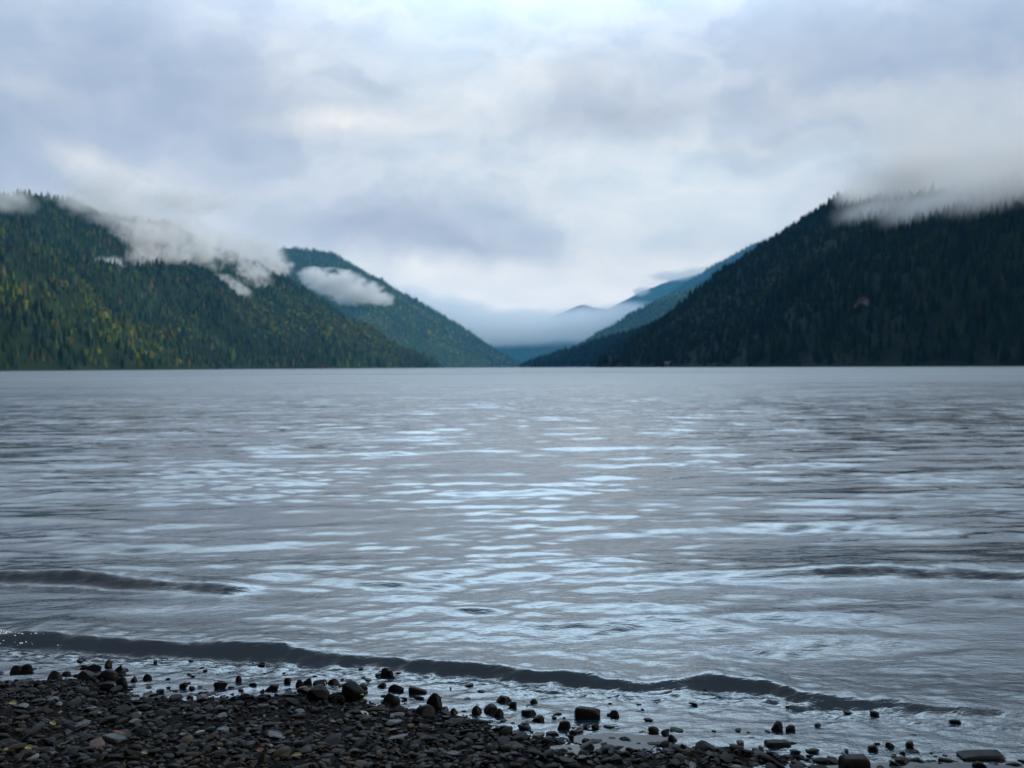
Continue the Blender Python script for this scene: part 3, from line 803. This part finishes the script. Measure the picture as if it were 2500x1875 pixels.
# named rocks: (x0, x1, ytop, ybase) on the photograph, depth ratio, shape seed, planes, material, label
ROCKS = [
 (1402, 1468, 1724, 1757, 0.45, 21, 9, S_wet, 'blocky wedge shaped dark rock standing alone in the shallows, tall end on its left'),
 (1488, 1513, 1735, 1751, 0.8, 22, 5, S_wet, 'small rounded dark stone just right of the blocky wedge rock'),
 (1211, 1248, 1700, 1717, 0.7, 23, 4, S_wet, 'rounded dark stone in the water with a wet blue sheen on its side'),
 (1241, 1262, 1713, 1729, 0.8, 24, 6, S_wet, 'small pointed stone just in front of the rounded stone with a blue sheen'),
 (1292, 1314, 1707, 1717, 0.8, 25, 5, S_wet, 'little low stone alone in the water right of the rounded stone with a blue sheen'),
 (996, 1042, 1676, 1694, 0.5, 26, 9, S_wet, 'flat wedge stone in the water sloping down to its right'),
 (1040, 1080, 1692, 1736, 0.6, 27, 3, S_wet, 'egg shaped dark stone standing upright at the edge of the pebbles'),
 (946, 986, 1671, 1689, 0.5, 28, 4, S_wet, 'long rounded dark stone at the waterline left of the flat wedge stone'),
 (744, 804, 1668, 1714, 0.7, 29, 8, S_wet, 'large dark rock with a slanting top at the waterline, largest on the left half'),
 (828, 892, 1664, 1712, 0.7, 30, 5, S_wet, 'large rounded dark rock right of the slanting rock across a gap of water'),
 (930, 976, 1692, 1724, 0.7, 31, 4, S_wet, 'dark rounded boulder below the long rounded stone'),
 (1180, 1216, 1720, 1744, 0.8, 32, 4, S_wet, 'dome shaped dark stone, left of a pair at the pebble edge'),
 (1206, 1230, 1730, 1752, 0.8, 33, 4, S_wet, 'rounded dark stone, right of a pair at the pebble edge'),
 (1150, 1177, 1722, 1746, 0.8, 34, 5, S_wet, 'dark stone tucked against the left of the dome shaped stone'),
 (928, 950, 1631, 1646, 0.8, 35, 4, S_wet, 'rounded stone far out in the shallows below the wave'),
 (947, 960, 1637, 1647, 0.8, 36, 4, S_wet, 'tiny stone touching the right of the rounded stone far out below the wave'),
 (1357, 1395, 1760, 1783, 0.7, 37, 6, S_wet, 'dark stone at the waterline below the blocky wedge rock'),
 (1272, 1311, 1733, 1748, 0.7, 38, 6, S_wet, 'low brownish dark stone in the water, upper of two lying together'),
 (1298, 1330, 1747, 1761, 0.7, 39, 6, S_wet, 'low dark stone in the water, lower of two lying together'),
 (1883, 1914, 1761, 1782, 0.8, 40, 6, S_wet, 'dark stone alone in the water on the right, larger of two'),
 (1919, 1944, 1771, 1787, 0.8, 41, 4, S_wet, 'small stone in the water on the right, just right of the larger one'),
 (110, 148, 1637, 1662, 0.8, 42, 8, S_wet, 'cone shaped dark stone at the waterline on the left'),
 (22, 52, 1625, 1646, 0.8, 43, 5, S_wet, 'dark stone at the far left waterline, left one of a cluster'),
 (44, 78, 1622, 1645, 0.8, 44, 7, S_wet, 'dark stone at the far left waterline, right one of a cluster'),
 (211, 245, 1622, 1638, 0.6, 45, 7, S_wet, 'flat topped dark stone at the head of the left stone spit'),
 (252, 272, 1612, 1630, 0.8, 46, 6, S_wet, 'pointed little stone at the outermost tip of the left stone spit'),
 (275, 303, 1624, 1644, 0.8, 47, 8, S_wet, 'triangular stone on the right end of the left stone spit'),
 (190, 215, 1624, 1634, 0.8, 57, 5, S_wet, 'low oval stone on the left side of the left stone spit'),
 (146, 171, 1639, 1652, 0.8, 48, 4, S_wet, 'rounded stone between the cone shaped stone and the left stone spit'),
 (184, 230, 1638, 1662, 0.7, 58, 5, S_wet, 'broad dark stone in the middle of the left stone spit'),
 (236, 286, 1636, 1662, 0.7, 59, 5, S_wet, 'broad dark boulder at the base of the triangular stone'),
 (278, 310, 1652, 1684, 0.8, 60, 5, S_wet, 'dark stone at the foot of the left stone spit beside the water'),
 (317, 335, 1651, 1665, 0.8, 49, 7, S_wet, 'small angular stone in the water right of the left stone spit'),
 (346, 369, 1646, 1661, 0.8, 50, 5, S_wet, 'small low stone second right of the left stone spit in the water'),
 (573, 589, 1650, 1662, 0.9, 51, 3, S_wet, 'single round stone in the open shallows left of centre'),
 (692, 709, 1655, 1670, 0.8, 52, 4, S_wet, 'small stone in the shallows up and left of the large slanting rock'),
 (720, 745, 1660, 1678, 0.8, 61, 4, S_wet, 'rounded stone touching the left shoulder of the large slanting rock'),
 (738, 762, 1656, 1671, 0.8, 53, 4, S_wet, 'rounded stone in the water behind the large slanting rock'),
 (762, 800, 1658, 1672, 0.7, 62, 3, S_wetblue, 'smooth bluish stone bridging the water gap behind the slanting rock'),
 (798, 830, 1657, 1671, 0.7, 63, 3, S_wet, 'smooth dark stone at the back of the water gap between the two big rocks'),
 (872, 898, 1670, 1686, 0.8, 64, 4, S_wet, 'round stone on the right shoulder of the large rounded rock'),
 (918, 944, 1668, 1680, 0.7, 65, 5, S_wet, 'low stone in the water left of the long rounded stone'),
 (2058, 2126, 1845, 1885, 0.7, 54, 8, S_wet, 'large square dark rock at the bottom right beside the puddle'),
 (1870, 1934, 1810, 1825, 0.5, 55, 7, S_wet, 'long low dark slab at the right waterline'),
 (1414, 1454, 1808, 1834, 0.7, 56, 6, S_wetblue, 'bluish pointed stone rising from the small puddle'),
 (1380, 1413, 1841, 1852, 0.9, 66, 2, S_pale, 'flat oval pale blue stone below the small puddle'),
 (1118, 1158, 1838, 1864, 0.7, 67, 7, S_tan, 'tan speckled angular stone near the bottom centre'),
 (1010, 1062, 1722, 1752, 0.8, 68, 4, S_wet, 'broad dark stone at the foot of the upright egg shaped stone'),
 (1072, 1098, 1725, 1743, 0.8, 69, 3, S_wetblue, 'rounded blue grey stone right of the upright egg shaped stone'),
 (1095, 1122, 1730, 1748, 0.8, 70, 4, S_wet, 'dark rounded stone second right of the upright egg shaped stone'),
 (1700, 1760, 1812, 1834, 0.7, 71, 6, S_wet, 'dark broad stone at the right waterline left of the long low slab'),
 (1630, 1656, 1794, 1812, 0.8, 72, 4, S_wet, 'rounded dark stone at the waterline right of the small puddle'),
 (630, 652, 1838, 1862, 0.8, 73, 4, S_tan, 'brownish pointed stone in the dry pebbles at the bottom centre left'),
 (2350, 2460, 1838, 1856, 0.5, 74, 7, S_wet, 'long dark slab behind the puddle at the far right'),
]
occupied = []
def solve_ground(px, py):
    """point of the beach seen at that place of the photograph"""
    v = ray(px, py); o = Vector((0, 0, CAM_H))
    s = (0 - CAM_H) / v.z
    for _ in range(12):
        p = o + v * s
        gz = max(float(ground_z(p.x, p.y, False)), 0.0)
        s = (gz - CAM_H) / v.z
    p = o + v * s
    return Vector((p.x, p.y, gz))

for (xa, xb, ya, yb, dr_, seed, pl, mt, lab) in ROCKS:
    p = solve_ground((xa + xb) / 2, yb - 1)
    d = p.y
    w = (xb - xa) / FPX * d / 2
    hh = (yb - ya) / FPX * d
    dep = w * dr_
    # visible height = true height plus the tilt of the depth seen from above
    tz = max(hh - 0.8 * dep * (CAM_H / d), hh * 0.5)
    V, F = stone_shape(4 if w > 0.025 else 3, seed, pl + 5, 0.11, 0.58 if pl >= 6 else 0.66)
    if seed == 21:      # wedge: taller on its left
        V[:, 2] *= (0.80 - 0.22 * V[:, 0]); V[:, 2] += 0
    if seed == 26:
        V[:, 2] *= (0.75 - 0.35 * V[:, 0])
    if seed == 29:
        V[:, 2] *= (0.80 + 0.25 * V[:, 0])
    if seed in (42, 47):
        V[:, 0] *= (1.0 - 0.45 * np.clip(V[:, 2], -0.2, 1)); V[:, 1] *= (1.0 - 0.45 * np.clip(V[:, 2], -0.2, 1))
    S = np.array([w, dep, (tz + 0.03) / 2])
    V = V * S
    me = np_mesh('rock', V, F)
    o = link('rock', me, mt, loc=(p.x, p.y + dep * 0.7, p.z + tz - S[2] * 0.97), label=lab, cat='rock')
    occupied.append((p.x, p.y + dep * 0.7, max(w, dep)))

# pebbles: the ones that show largest are things of their own
LIB = {2: [stone_shape(2, 100 + i, 6 + i % 4, 0.13, 0.6) for i in range(14)], 3: [stone_shape(3, 100 + i, 5 + i % 6, 0.13, 0.6) for i in range(20)], 1: [stone_shape(1, 100 + i, 2, 0.08, 0.75) for i in range(8)]}
pr = np.random.default_rng(3)
KINDS = {
 'wet': (S_wet, 'wet near-black pebble lying among others along the waterline', 'pebble'),
 'blue': (S_wetblue, 'wet blue-grey pebble with a sky sheen among the dark pebbles', 'pebble'),
 'grey': (S_grey, 'damp grey pebble lying among others on the dark beach', 'pebble'),
 'tan': (S_tan, 'tan brown pebble lying among others on the dark beach', 'pebble'),
 'red': (S_red, 'reddish brown pebble lying among others on the dark beach', 'pebble'),
 'pale': (S_pale, 'pale grey pebble standing out from the dark pebbles', 'pebble'),
}
def pick_kind(d, u):
    # d = metres inland from the waterline
    if d < 0.10: return 'wet' if u < 0.92 else 'blue'
    if d < 0.45: return 'wet' if u < 0.62 else 'blue' if u < 0.84 else 'grey' if u < 0.95 else 'tan' if u < 0.98 else 'pale'
    return 'wet' if u < 0.50 else 'blue' if u < 0.58 else 'grey' if u < 0.80 else 'tan' if u < 0.955 else 'red' if u < 0.98 else 'pale'

peb_meshes = {}
placed = []
cells = {}
def free(x, y, r):
    for ox, oy, orr in occupied:
        if (x - ox) ** 2 + (y - oy) ** 2 < (r * 0.6 + orr * 0.9) ** 2: return False
    cx, cy_ = int(x / 0.1), int(y / 0.1)
    for i in (-1, 0, 1):
        for j in (-1, 0, 1):
            for (qx, qy, qr) in cells.get((cx + i, cy_ + j), ()):
                if (x - qx) ** 2 + (y - qy) ** 2 < ((r + qr) * 0.72) ** 2: return False
    return True

count = 0; tries = 0
PEB = []
while count < 290 and tries < 30000:
    tries += 1
    px = pr.uniform(-30, 2520); u = pr.random()
    py = pr.uniform(1655, 1885)
    v = at_z(px, py, 0.03)
    d = float(shore_y(v.x)) - v.y
    edge = count < 52
    if edge and not (-0.15 < d < 0.07): continue
    if edge and px > 1250 and u > 0.35: continue
    if not edge and (d < -0.02 or (d < 0.0 and u > 0.3)): continue
    x, y = v.x, v.y
    a = pr.uniform(0.017, 0.031) * (1 + 0.35 * (pr.random() < 0.12))
    if edge: a *= pr.uniform(0.6, 1.0) if px < 1250 else pr.uniform(0.5, 0.85)
    if not free(x, y, a): continue
    cells.setdefault((int(x / 0.1), int(y / 0.1)), []).append((x, y, a))
    kd = pick_kind(d, pr.random())
    mt, lab, cat = KINDS[kd]
    li = int(pr.integers(20))
    key = (li, kd)
    if key not in peb_meshes:
        V, F = LIB[3][li]
        me = np_mesh('pebble', V, F); me.materials.append(mt); peb_meshes[key] = me
    sx, sy, sz = a, a * pr.uniform(0.5, 0.85), a * pr.uniform(0.16, 0.36)
    gz = max(float(ground_z(x, y)), -0.006)
    if edge: sz = a * pr.uniform(0.4, 0.75)
    tz = abs(pr.normal() * 0.12)
    o = link('pebble', peb_meshes[key], None, loc=(x, y, gz + sz * 0.55 + 0.004), label=lab, cat=cat, group='pebbles on the shore')
    o.scale = (sx, sy, sz)
    o.rotation_euler = (pr.normal() * 0.20, pr.normal() * 0.20, pr.uniform(0, 6.28))
    count += 1
    PEB.append((o, kd, a, sy / sx, px, py))

# every pebble is told apart by its look and by the landmark stone or leaf it lies beside
MARKS = [('the blocky wedge rock', 1435, 1757), ('the upright egg shaped stone', 1060, 1734), ('the large slanting rock', 774, 1713), ('the large rounded rock', 860, 1711), ('the orange brown leaf', 362, 1714),
 ('the crumpled yellow leaf', 30, 1738), ('the left stone spit', 240, 1662), ('the small puddle', 1512, 1815), ('the large square rock', 2090, 1870), ('the tan speckled stone', 1138, 1862), ('the flat oval pale stone', 1396, 1852),
 ('the rusty leaf stem', 290, 1812), ('the narrow yellow blade', 157, 1834), ('the middle yellow leaf scrap', 128, 1788), ('the small orange leaf', 1242, 1772), ('the green leaf', 879, 1712), ('the long low slab', 1902, 1824),
 ('the orange leaf scrap', 635, 1853), ('the bottom yellow leaf', 724, 1868), ('the cone shaped stone', 130, 1660), ('the bluish pointed stone', 1434, 1832), ('the paired dome stones', 1205, 1750), ('the waterline stone below the wedge rock', 1376, 1782)]
WORD = {'wet': 'wet black', 'blue': 'wet blue-grey', 'grey': 'damp grey', 'tan': 'tan brown', 'red': 'reddish brown', 'pale': 'pale grey'}
DIRS = ['right of', 'above and right of', 'above', 'above and left of', 'left of', 'below and left of', 'below', 'below and right of']
ORD = ['', 'second nearest ', 'third nearest ', 'fourth nearest ', 'fifth nearest ', 'sixth nearest ', 'seventh nearest ', 'eighth nearest ', 'ninth nearest ', 'tenth nearest ']
buckets = {}
for (o, kd, a, asp, px, py) in PEB:
    mk = min(MARKS, key=lambda q: math.hypot(q[1] - px, (q[2] - py) * 1.5))
    ds = DIRS[int(round(math.degrees(math.atan2(mk[2] - py, px - mk[1])) / 45)) % 8]
    size = 'large' if a > 0.026 else 'small' if a < 0.021 else 'medium'
    shp = 'long' if asp < 0.7 else 'rounded'
    buckets.setdefault((size, shp, kd, ds, mk[0]), []).append((math.hypot(mk[1] - px, mk[2] - py), o))
for (size, shp, kd, ds, mk), L_ in buckets.items():
    for i_, (_, o) in enumerate(sorted(L_, key=lambda q: q[0])):
        o['label'] = f'{ORD[min(i_, 9)]}{size} {shp} {WORD[kd]} pebble {ds} {mk}'

# every smaller pebble: too many to count, one mass
def blocked(x, y):
    for ox, oy, orr in occupied:
        if (x - ox) ** 2 + (y - oy) ** 2 < (orr * 0.85) ** 2: return True
    return False

def merged_pebbles(n, lo, hi, sub, region, zlift):
    Vs, Fs, Cs = [], [], []
    off = 0
    lib = LIB[sub]
    pal = {'wet': (0.0025, 0.0025, 0.0028), 'blue': (0.005, 0.006, 0.009), 'grey': (0.0075, 0.0075, 0.0073), 'tan': (0.024, 0.020, 0.014), 'red': (0.022, 0.010, 0.007), 'pale': (0.07, 0.075, 0.078)}
    x0, x1, y0, y1 = region
    k = 0
    while k < n:
        x = pr.uniform(x0, x1); y = pr.uniform(y0, y1)
        d = float(np.interp(x, SH[:, 0], SH[:, 1])) - y
        k += 1
        if d < -0.75: continue
        if d < -0.015 and pr.random() > max((0.62 if x < 0 else 0.30) * math.exp(d * 11), 0.045 if x < 0 else 0.025): continue
        if blocked(x, y): continue
        a = pr.uniform(lo, hi) ** 1.0
        if pr.random() < 0.08: a *= 1.35
        V, F = lib[int(pr.integers(len(lib)))]
        s = np.array([a, a * pr.uniform(0.45, 0.9), a * pr.uniform(0.15, 0.42)])
        tl = 0.30 if d > 0 else 0.08
        if d < 0: s = s * 1.35
        e = Euler((pr.normal() * tl, pr.normal() * tl, pr.uniform(0, 6.28))).to_matrix()
        Vw = (V * s) @ np.array(e).T
        gz = GZ(x, y)
        if d < 0.0:      # stones of the shallows: just breaking or just under the surface
            zc = pr.uniform(-0.85, 0.05 + 0.5 * (d > -0.15)) * s[2]
        else:
            zc = gz + s[2] * pr.uniform(0.2, 0.8) + zlift
        Vw = Vw + np.array([x, y, zc])
        c = np.array(pal[pick_kind(d, pr.random())]) * pr.uniform(0.55, 1.45)
        Vs.append(Vw); Fs.append(F + off); off += len(V)
        Cs.append(np.repeat(c[None], len(V), 0))
    return np.concatenate(Vs), np.concatenate(Fs), np.concatenate(Cs)

_gx = np.arange(-4, 4, 0.02); _gy = np.arange(0.5, 5, 0.02)
_GX, _GY = np.meshgrid(_gx, _gy, indexing='ij'); _GZ = ground_z(_GX, _GY)
def GZ(x, y):
    i = min(max(int((x + 4) / 0.02), 0), len(_gx) - 1); j = min(max(int((y - 0.5) / 0.02), 0), len(_gy) - 1)
    return float(_GZ[i, j])

m_pb, t, out = new_mat('pebble_mass')
b = t.n('ShaderNodeBsdfPrincipled')
at = t.n('ShaderNodeAttribute', attribute_name='tint')
g = t.n('ShaderNodeNewGeometry')
nz = t.noise(g.outputs['Position'], 60, 5, 0.65)
c = t.vmath('SCALE', at.outputs['Color']); t.l(t.maprange(nz.outputs['Fac'], 0.3, 0.7, 0.7, 1.3), c.node.inputs[3])
t.l(c, b.inputs['Base Color'])
sepc = t.n('ShaderNodeSeparateColor'); t.l(at.outputs['Color'], sepc.inputs[0])
t.l(t.maprange(sepc.outputs[0], 0.005, 0.04, 0.38, 0.6), b.inputs['Roughness'])
b.inputs['Specular IOR Level'].default_value = 0.055
nb = t.noise(g.outputs['Position'], 220, 3, 0.6)
bp = t.n('ShaderNodeBump'); bp.inputs['Distance'].default_value = 0.0012; bp.inputs['Strength'].default_value = 0.6
t.l(nb.outputs['Fac'], bp.inputs['Height']); t.l(bp.outputs[0], b.inputs['Normal'])
t.l(b.outputs[0], out.inputs[0])
A1 = merged_pebbles(7500, 0.008, 0.018, 2, (-2.3, 2.0, 2.35, 4.3), 0.0)
A2 = merged_pebbles(9000, 0.004, 0.009, 1, (-2.3, 2.0, 2.35, 4.3), 0.004)
A3 = merged_pebbles(4500, 0.012, 0.028, 1, (-3.8, 3.8, 1.1, 3.2), 0.0)
off1 = len(A1[0]); off2 = off1 + len(A2[0])
me = np_mesh('shingle', np.concatenate([A1[0], A2[0], A3[0]]), np.concatenate([A1[1], A2[1] + off1, A3[1] + off2]), True, np.concatenate([A1[2], A2[2], A3[2]]))
link('shingle', me, m_pb, kind='stuff', label='small dark wet pebbles and gravel covering the beach', cat='pebbles')

# ------------------------------------------------------------------ fallen leaves
def mat_leaf(name, c1, c2):
    m, t, out = new_mat(name)
    b = t.n('ShaderNodeBsdfPrincipled')
    nz = t.noise(t.n('ShaderNodeTexCoord').outputs['Object'], 60, 3)
    t.l(t.mix(t.maprange(nz.outputs['Fac'], 0.35, 0.65), c1, c2), b.inputs['Base Color'])
    b.inputs['Roughness'].default_value = 0.55
    t.l(b.outputs[0], out.inputs[0])
    return m
L_yel = mat_leaf('yellow_leaf', (0.14, 0.13, 0.025), (0.07, 0.065, 0.018))
L_org = mat_leaf('orange_leaf', (0.15, 0.055, 0.012), (0.07, 0.03, 0.012))
L_grn = mat_leaf('green_leaf', (0.14, 0.26, 0.03), (0.09, 0.16, 0.03))
def leaf_mesh(L, wd, seed):
    r = np.random.default_rng(seed)
    nu, nv = 12, 5
    V = []
    for i in range(nu):
        u = i / (nu - 1)
        w = wd * math.sin(math.pi * min(1, u * 1.02 + 0.01)) ** 0.7 * (1 + 0.12 * math.sin(i * 2.4 + seed))
        for j in range(nv):
            v = (j / (nv - 1) - 0.5) * 2
            V.append(((u - 0.5) * L, v * w / 2, 0.12 * L * math.sin(u * 2.6 + seed) + 0.18 * w * v * v + 0.02 * L * r.random()))
    # a thin underside gives the blade its thickness
    V = np.array(V); V2 = V - np.array([0, 0, 0.0006])
    F = grid_faces(nu, nv)
    me = np_mesh('leaf', np.concatenate([V, V2]), np.concatenate([F[:, ::-1], F + len(V)]))
    return me
LEAVES = [
 (30, 1738, 0.030, 0.022, L_yel, 'crumpled yellow leaf high on the left of the pebbles'),
 (128, 1788, 0.026, 0.016, L_yel, 'yellow leaf scrap in the middle of the left pebbles'),
 (69, 1848, 0.026, 0.018, L_yel, 'yellow leaf scrap near the bottom left corner, larger of two'),
 (14, 1852, 0.014, 0.010, L_yel, 'tiny yellow leaf scrap nearest the bottom left corner'),
 (157, 1834, 0.034, 0.006, L_yel, 'narrow yellow blade of leaf near the bottom left'),
 (362, 1714, 0.036, 0.028, L_org, 'orange brown leaf near the waterline on the left'),
 (189, 1649, 0.030, 0.016, L_org, 'orange leaf caught on the left stone spit'),
 (290, 1812, 0.05, 0.009, L_org, 'long rusty leaf stem on the left pebbles'),
 (879, 1712, 0.036, 0.014, L_grn, 'bright green leaf below the large rounded rock'),
 (1242, 1772, 0.026, 0.012, L_org, 'small orange leaf by the waterline near the centre'),
 (635, 1853, 0.024, 0.014, L_org, 'orange scrap of leaf at the bottom left of centre'),
 (664, 1859, 0.030, 0.018, L_yel, 'yellow green leaf at the bottom left of centre'),
 (724, 1868, 0.034, 0.016, L_yel, 'yellow leaf at the bottom edge, right of the yellow green one'),
 (352, 1862, 0.026, 0.014, L_yel, 'yellow green leaf scrap at the bottom edge on the left'),
 (535, 1850, 0.012, 0.008, L_yel, 'tiny yellow leaf fleck at the bottom left of centre'),
]
for i, (px, py, L, wd, mt, lab) in enumerate(LEAVES):
    p = solve_ground(px, py)
    o = link('fallen_leaf', leaf_mesh(L, wd, i), mt, loc=(p.x, p.y + 0.005, p.z + 0.026), label=lab, cat='leaf')
    o.rotation_euler = (0.35, pr.normal() * 0.15, pr.uniform(-0.6, 0.6))

# ------------------------------------------------------------------ far shore: cabins, bare scars
def shore_point(key, px, z=1.5):
    rg = RIDGES[key]; v = ray(px, 890); v = Vector((v.x, v.y, 0)).normalized()
    ds = np.arange(600, 9000, 6.0)
    hh = rg.h(v.x * ds, v.y * ds)
    k = np.argmax(hh > z)
    return Vector((v.x * ds[k], v.y * ds[k], 0.0)), float(ds[k])
def plain(name, colr, rough=0.8):
    m, t, out = new_mat(name)
    b = t.n('ShaderNodeBsdfPrincipled'); b.inputs['Roughness'].default_value = rough; b.inputs['Specular IOR Level'].default_value = 0.08
    nz = t.noise(t.n('ShaderNodeTexCoord').outputs['Object'], 0.6, 4)
    t.l(t.mix(t.maprange(nz.outputs['Fac'], 0.3, 0.7), tuple(c * 0.75 for c in colr), tuple(c * 1.2 for c in colr)), b.inputs['Base Color'])
    t.l(b.outputs[0], out.inputs[0]); return m
M_wall = plain('cabin_boards', (0.26, 0.24, 0.22)); M_roof = plain('cabin_roof', (0.16, 0.13, 0.13)); M_win = plain('cabin_window_glass', (0.03, 0.035, 0.04), 0.2)
M_scree = plain('bare_scree', (0.050, 0.016, 0.017)); M_wood = plain('dock_boards', (0.30, 0.22, 0.18))
def box(lo, hi):
    V = [(x, y, z) for x in (lo[0], hi[0]) for y in (lo[1], hi[1]) for z in (lo[2], hi[2])]
    return V, [(0, 1, 3, 2), (4, 6, 7, 5), (0, 4, 5, 1), (2, 3, 7, 6), (0, 2, 6, 4), (1, 5, 7, 3)]
def cabin(key, px, w, dpt, hgt, lab):
    p, d = shore_point(key, px)
    p = p - p.normalized() * 6
    root = link('cabin', None, None, loc=(p.x, p.y, 0.3), label=lab, cat='cabin')
    root.rotation_euler = (0, 0, -math.atan2(p.x, p.y))
    V, F = box((-w / 2, -dpt / 2, -2), (w / 2, dpt / 2, hgt))
    link('wall', np_mesh('wall', V, F, False), M_wall, root)
    r = hgt * 0.6; e = 0.8
    V = [(-w / 2 - e, -dpt / 2 - e, hgt), (w / 2 + e, -dpt / 2 - e, hgt), (w / 2 + e, dpt / 2 + e, hgt), (-w / 2 - e, dpt / 2 + e, hgt), (-w / 2 - e, 0, hgt + r), (w / 2 + e, 0, hgt + r)]
    me = bpy.data.meshes.new('roof'); me.from_pydata(V, [], [(0, 1, 5, 4), (2, 3, 4, 5), (0, 4, 3), (1, 2, 5), (0, 3, 2, 1)])
    link('roof', me, M_roof, root)
    for sx in (-0.28, 0.28):
        V, F = box((sx * w - 0.9, -dpt / 2 - 0.06, 1.4), (sx * w + 0.9, -dpt / 2 + 0.05, 2.8))
        link('window', np_mesh('window', V, F, False), M_win, root)
cabin('right_near', 1631, 8, 7, 4.5, 'small pale cabin at the foot of the right mountain beside the water')
cabin('right_near', 1289, 14, 8, 3.0, 'low pale boathouse on the tip of the right shore')
cabin('left_far', 1207, 18, 9, 5.0, 'tiny cabin on the far left shore near the lake end')

def scar(key, pts, lab, lift=6.0, name='scree_slope'):
    """bare patch lying on the slope: outline on the photograph dropped onto the terrain"""
    rg = RIDGES[key]
    def drop(px, py):
        v = ray(px, py); v = v / math.hypot(v.x, v.y)
        ds = np.arange(600, 7000, 8.0)
        k = int(np.argmax(rg.h(v.x * ds, v.y * ds) > CAM_H + v.z * ds))
        return ds[k], v
    cx = sum(p[0] for p in pts) / len(pts); cyy = sum(p[1] for p in pts) / len(pts)
    V = []
    rings = 5
    for q in range(rings + 1):
        for (px, py) in pts:
            f = q / rings
            d, v = drop(cx + (px - cx) * f, cyy + (py - cyy) * f)
            x, y = v.x * (d - 14), v.y * (d - 14)
            V.append((x, y, float(rg.h(np.array([x]), np.array([y]))[0]) + lift + random.uniform(0, 3)))
    n = len(pts); F = []
    for q in range(rings):
        for i in range(n):
            F.append((q * n + i, q * n + (i + 1) % n, (q + 1) * n + (i + 1) % n, (q + 1) * n + i))
    link(name, np_mesh(name, V, F), M_scree, kind='structure', label=lab)
scar('right_near', [(2083, 790), (2086, 776), (2098, 766), (2112, 761), (2121, 764), (2120, 784), (2112, 786), (2106, 774), (2098, 778), (2092, 789)], 'reddish bare scree patch low on the right mountain', 16)
scar('left_near', [(755, 899), (772, 896), (785, 893), (793, 890), (800, 897), (790, 900)], 'low reddish bank at the foot of the left shore', 8)

# a few bubbles and drops thrown up where the near wave starts to break
Vb, Fb = ICO[1]; Vs, Fs = [], []
for i in range(90):
    px = abs(pr.normal()) * 55; py = 1545 + px * 0.0 + pr.uniform(-8, 30) if pr.random() < 0.5 else pr.uniform(1538, 1548)
    p = at_z(px, py, 0.055 if py < 1552 else 0.03)
    r = pr.uniform(0.0010, 0.0028)
    Vs.append(Vb * r * np.array([1.3, 1, 0.8]) + np.array([p.x, p.y - 0.01, p.z + 0.002])); Fs.append(Fb + len(Vb) * i)
m_fm = plain('foam_bubbles', (0.75, 0.77, 0.80), 0.2)
link('foam', np_mesh('foam', np.concatenate(Vs), np.concatenate(Fs)), m_fm, kind='stuff', label='specks of white foam on the left end of the breaking wave', cat='foam')
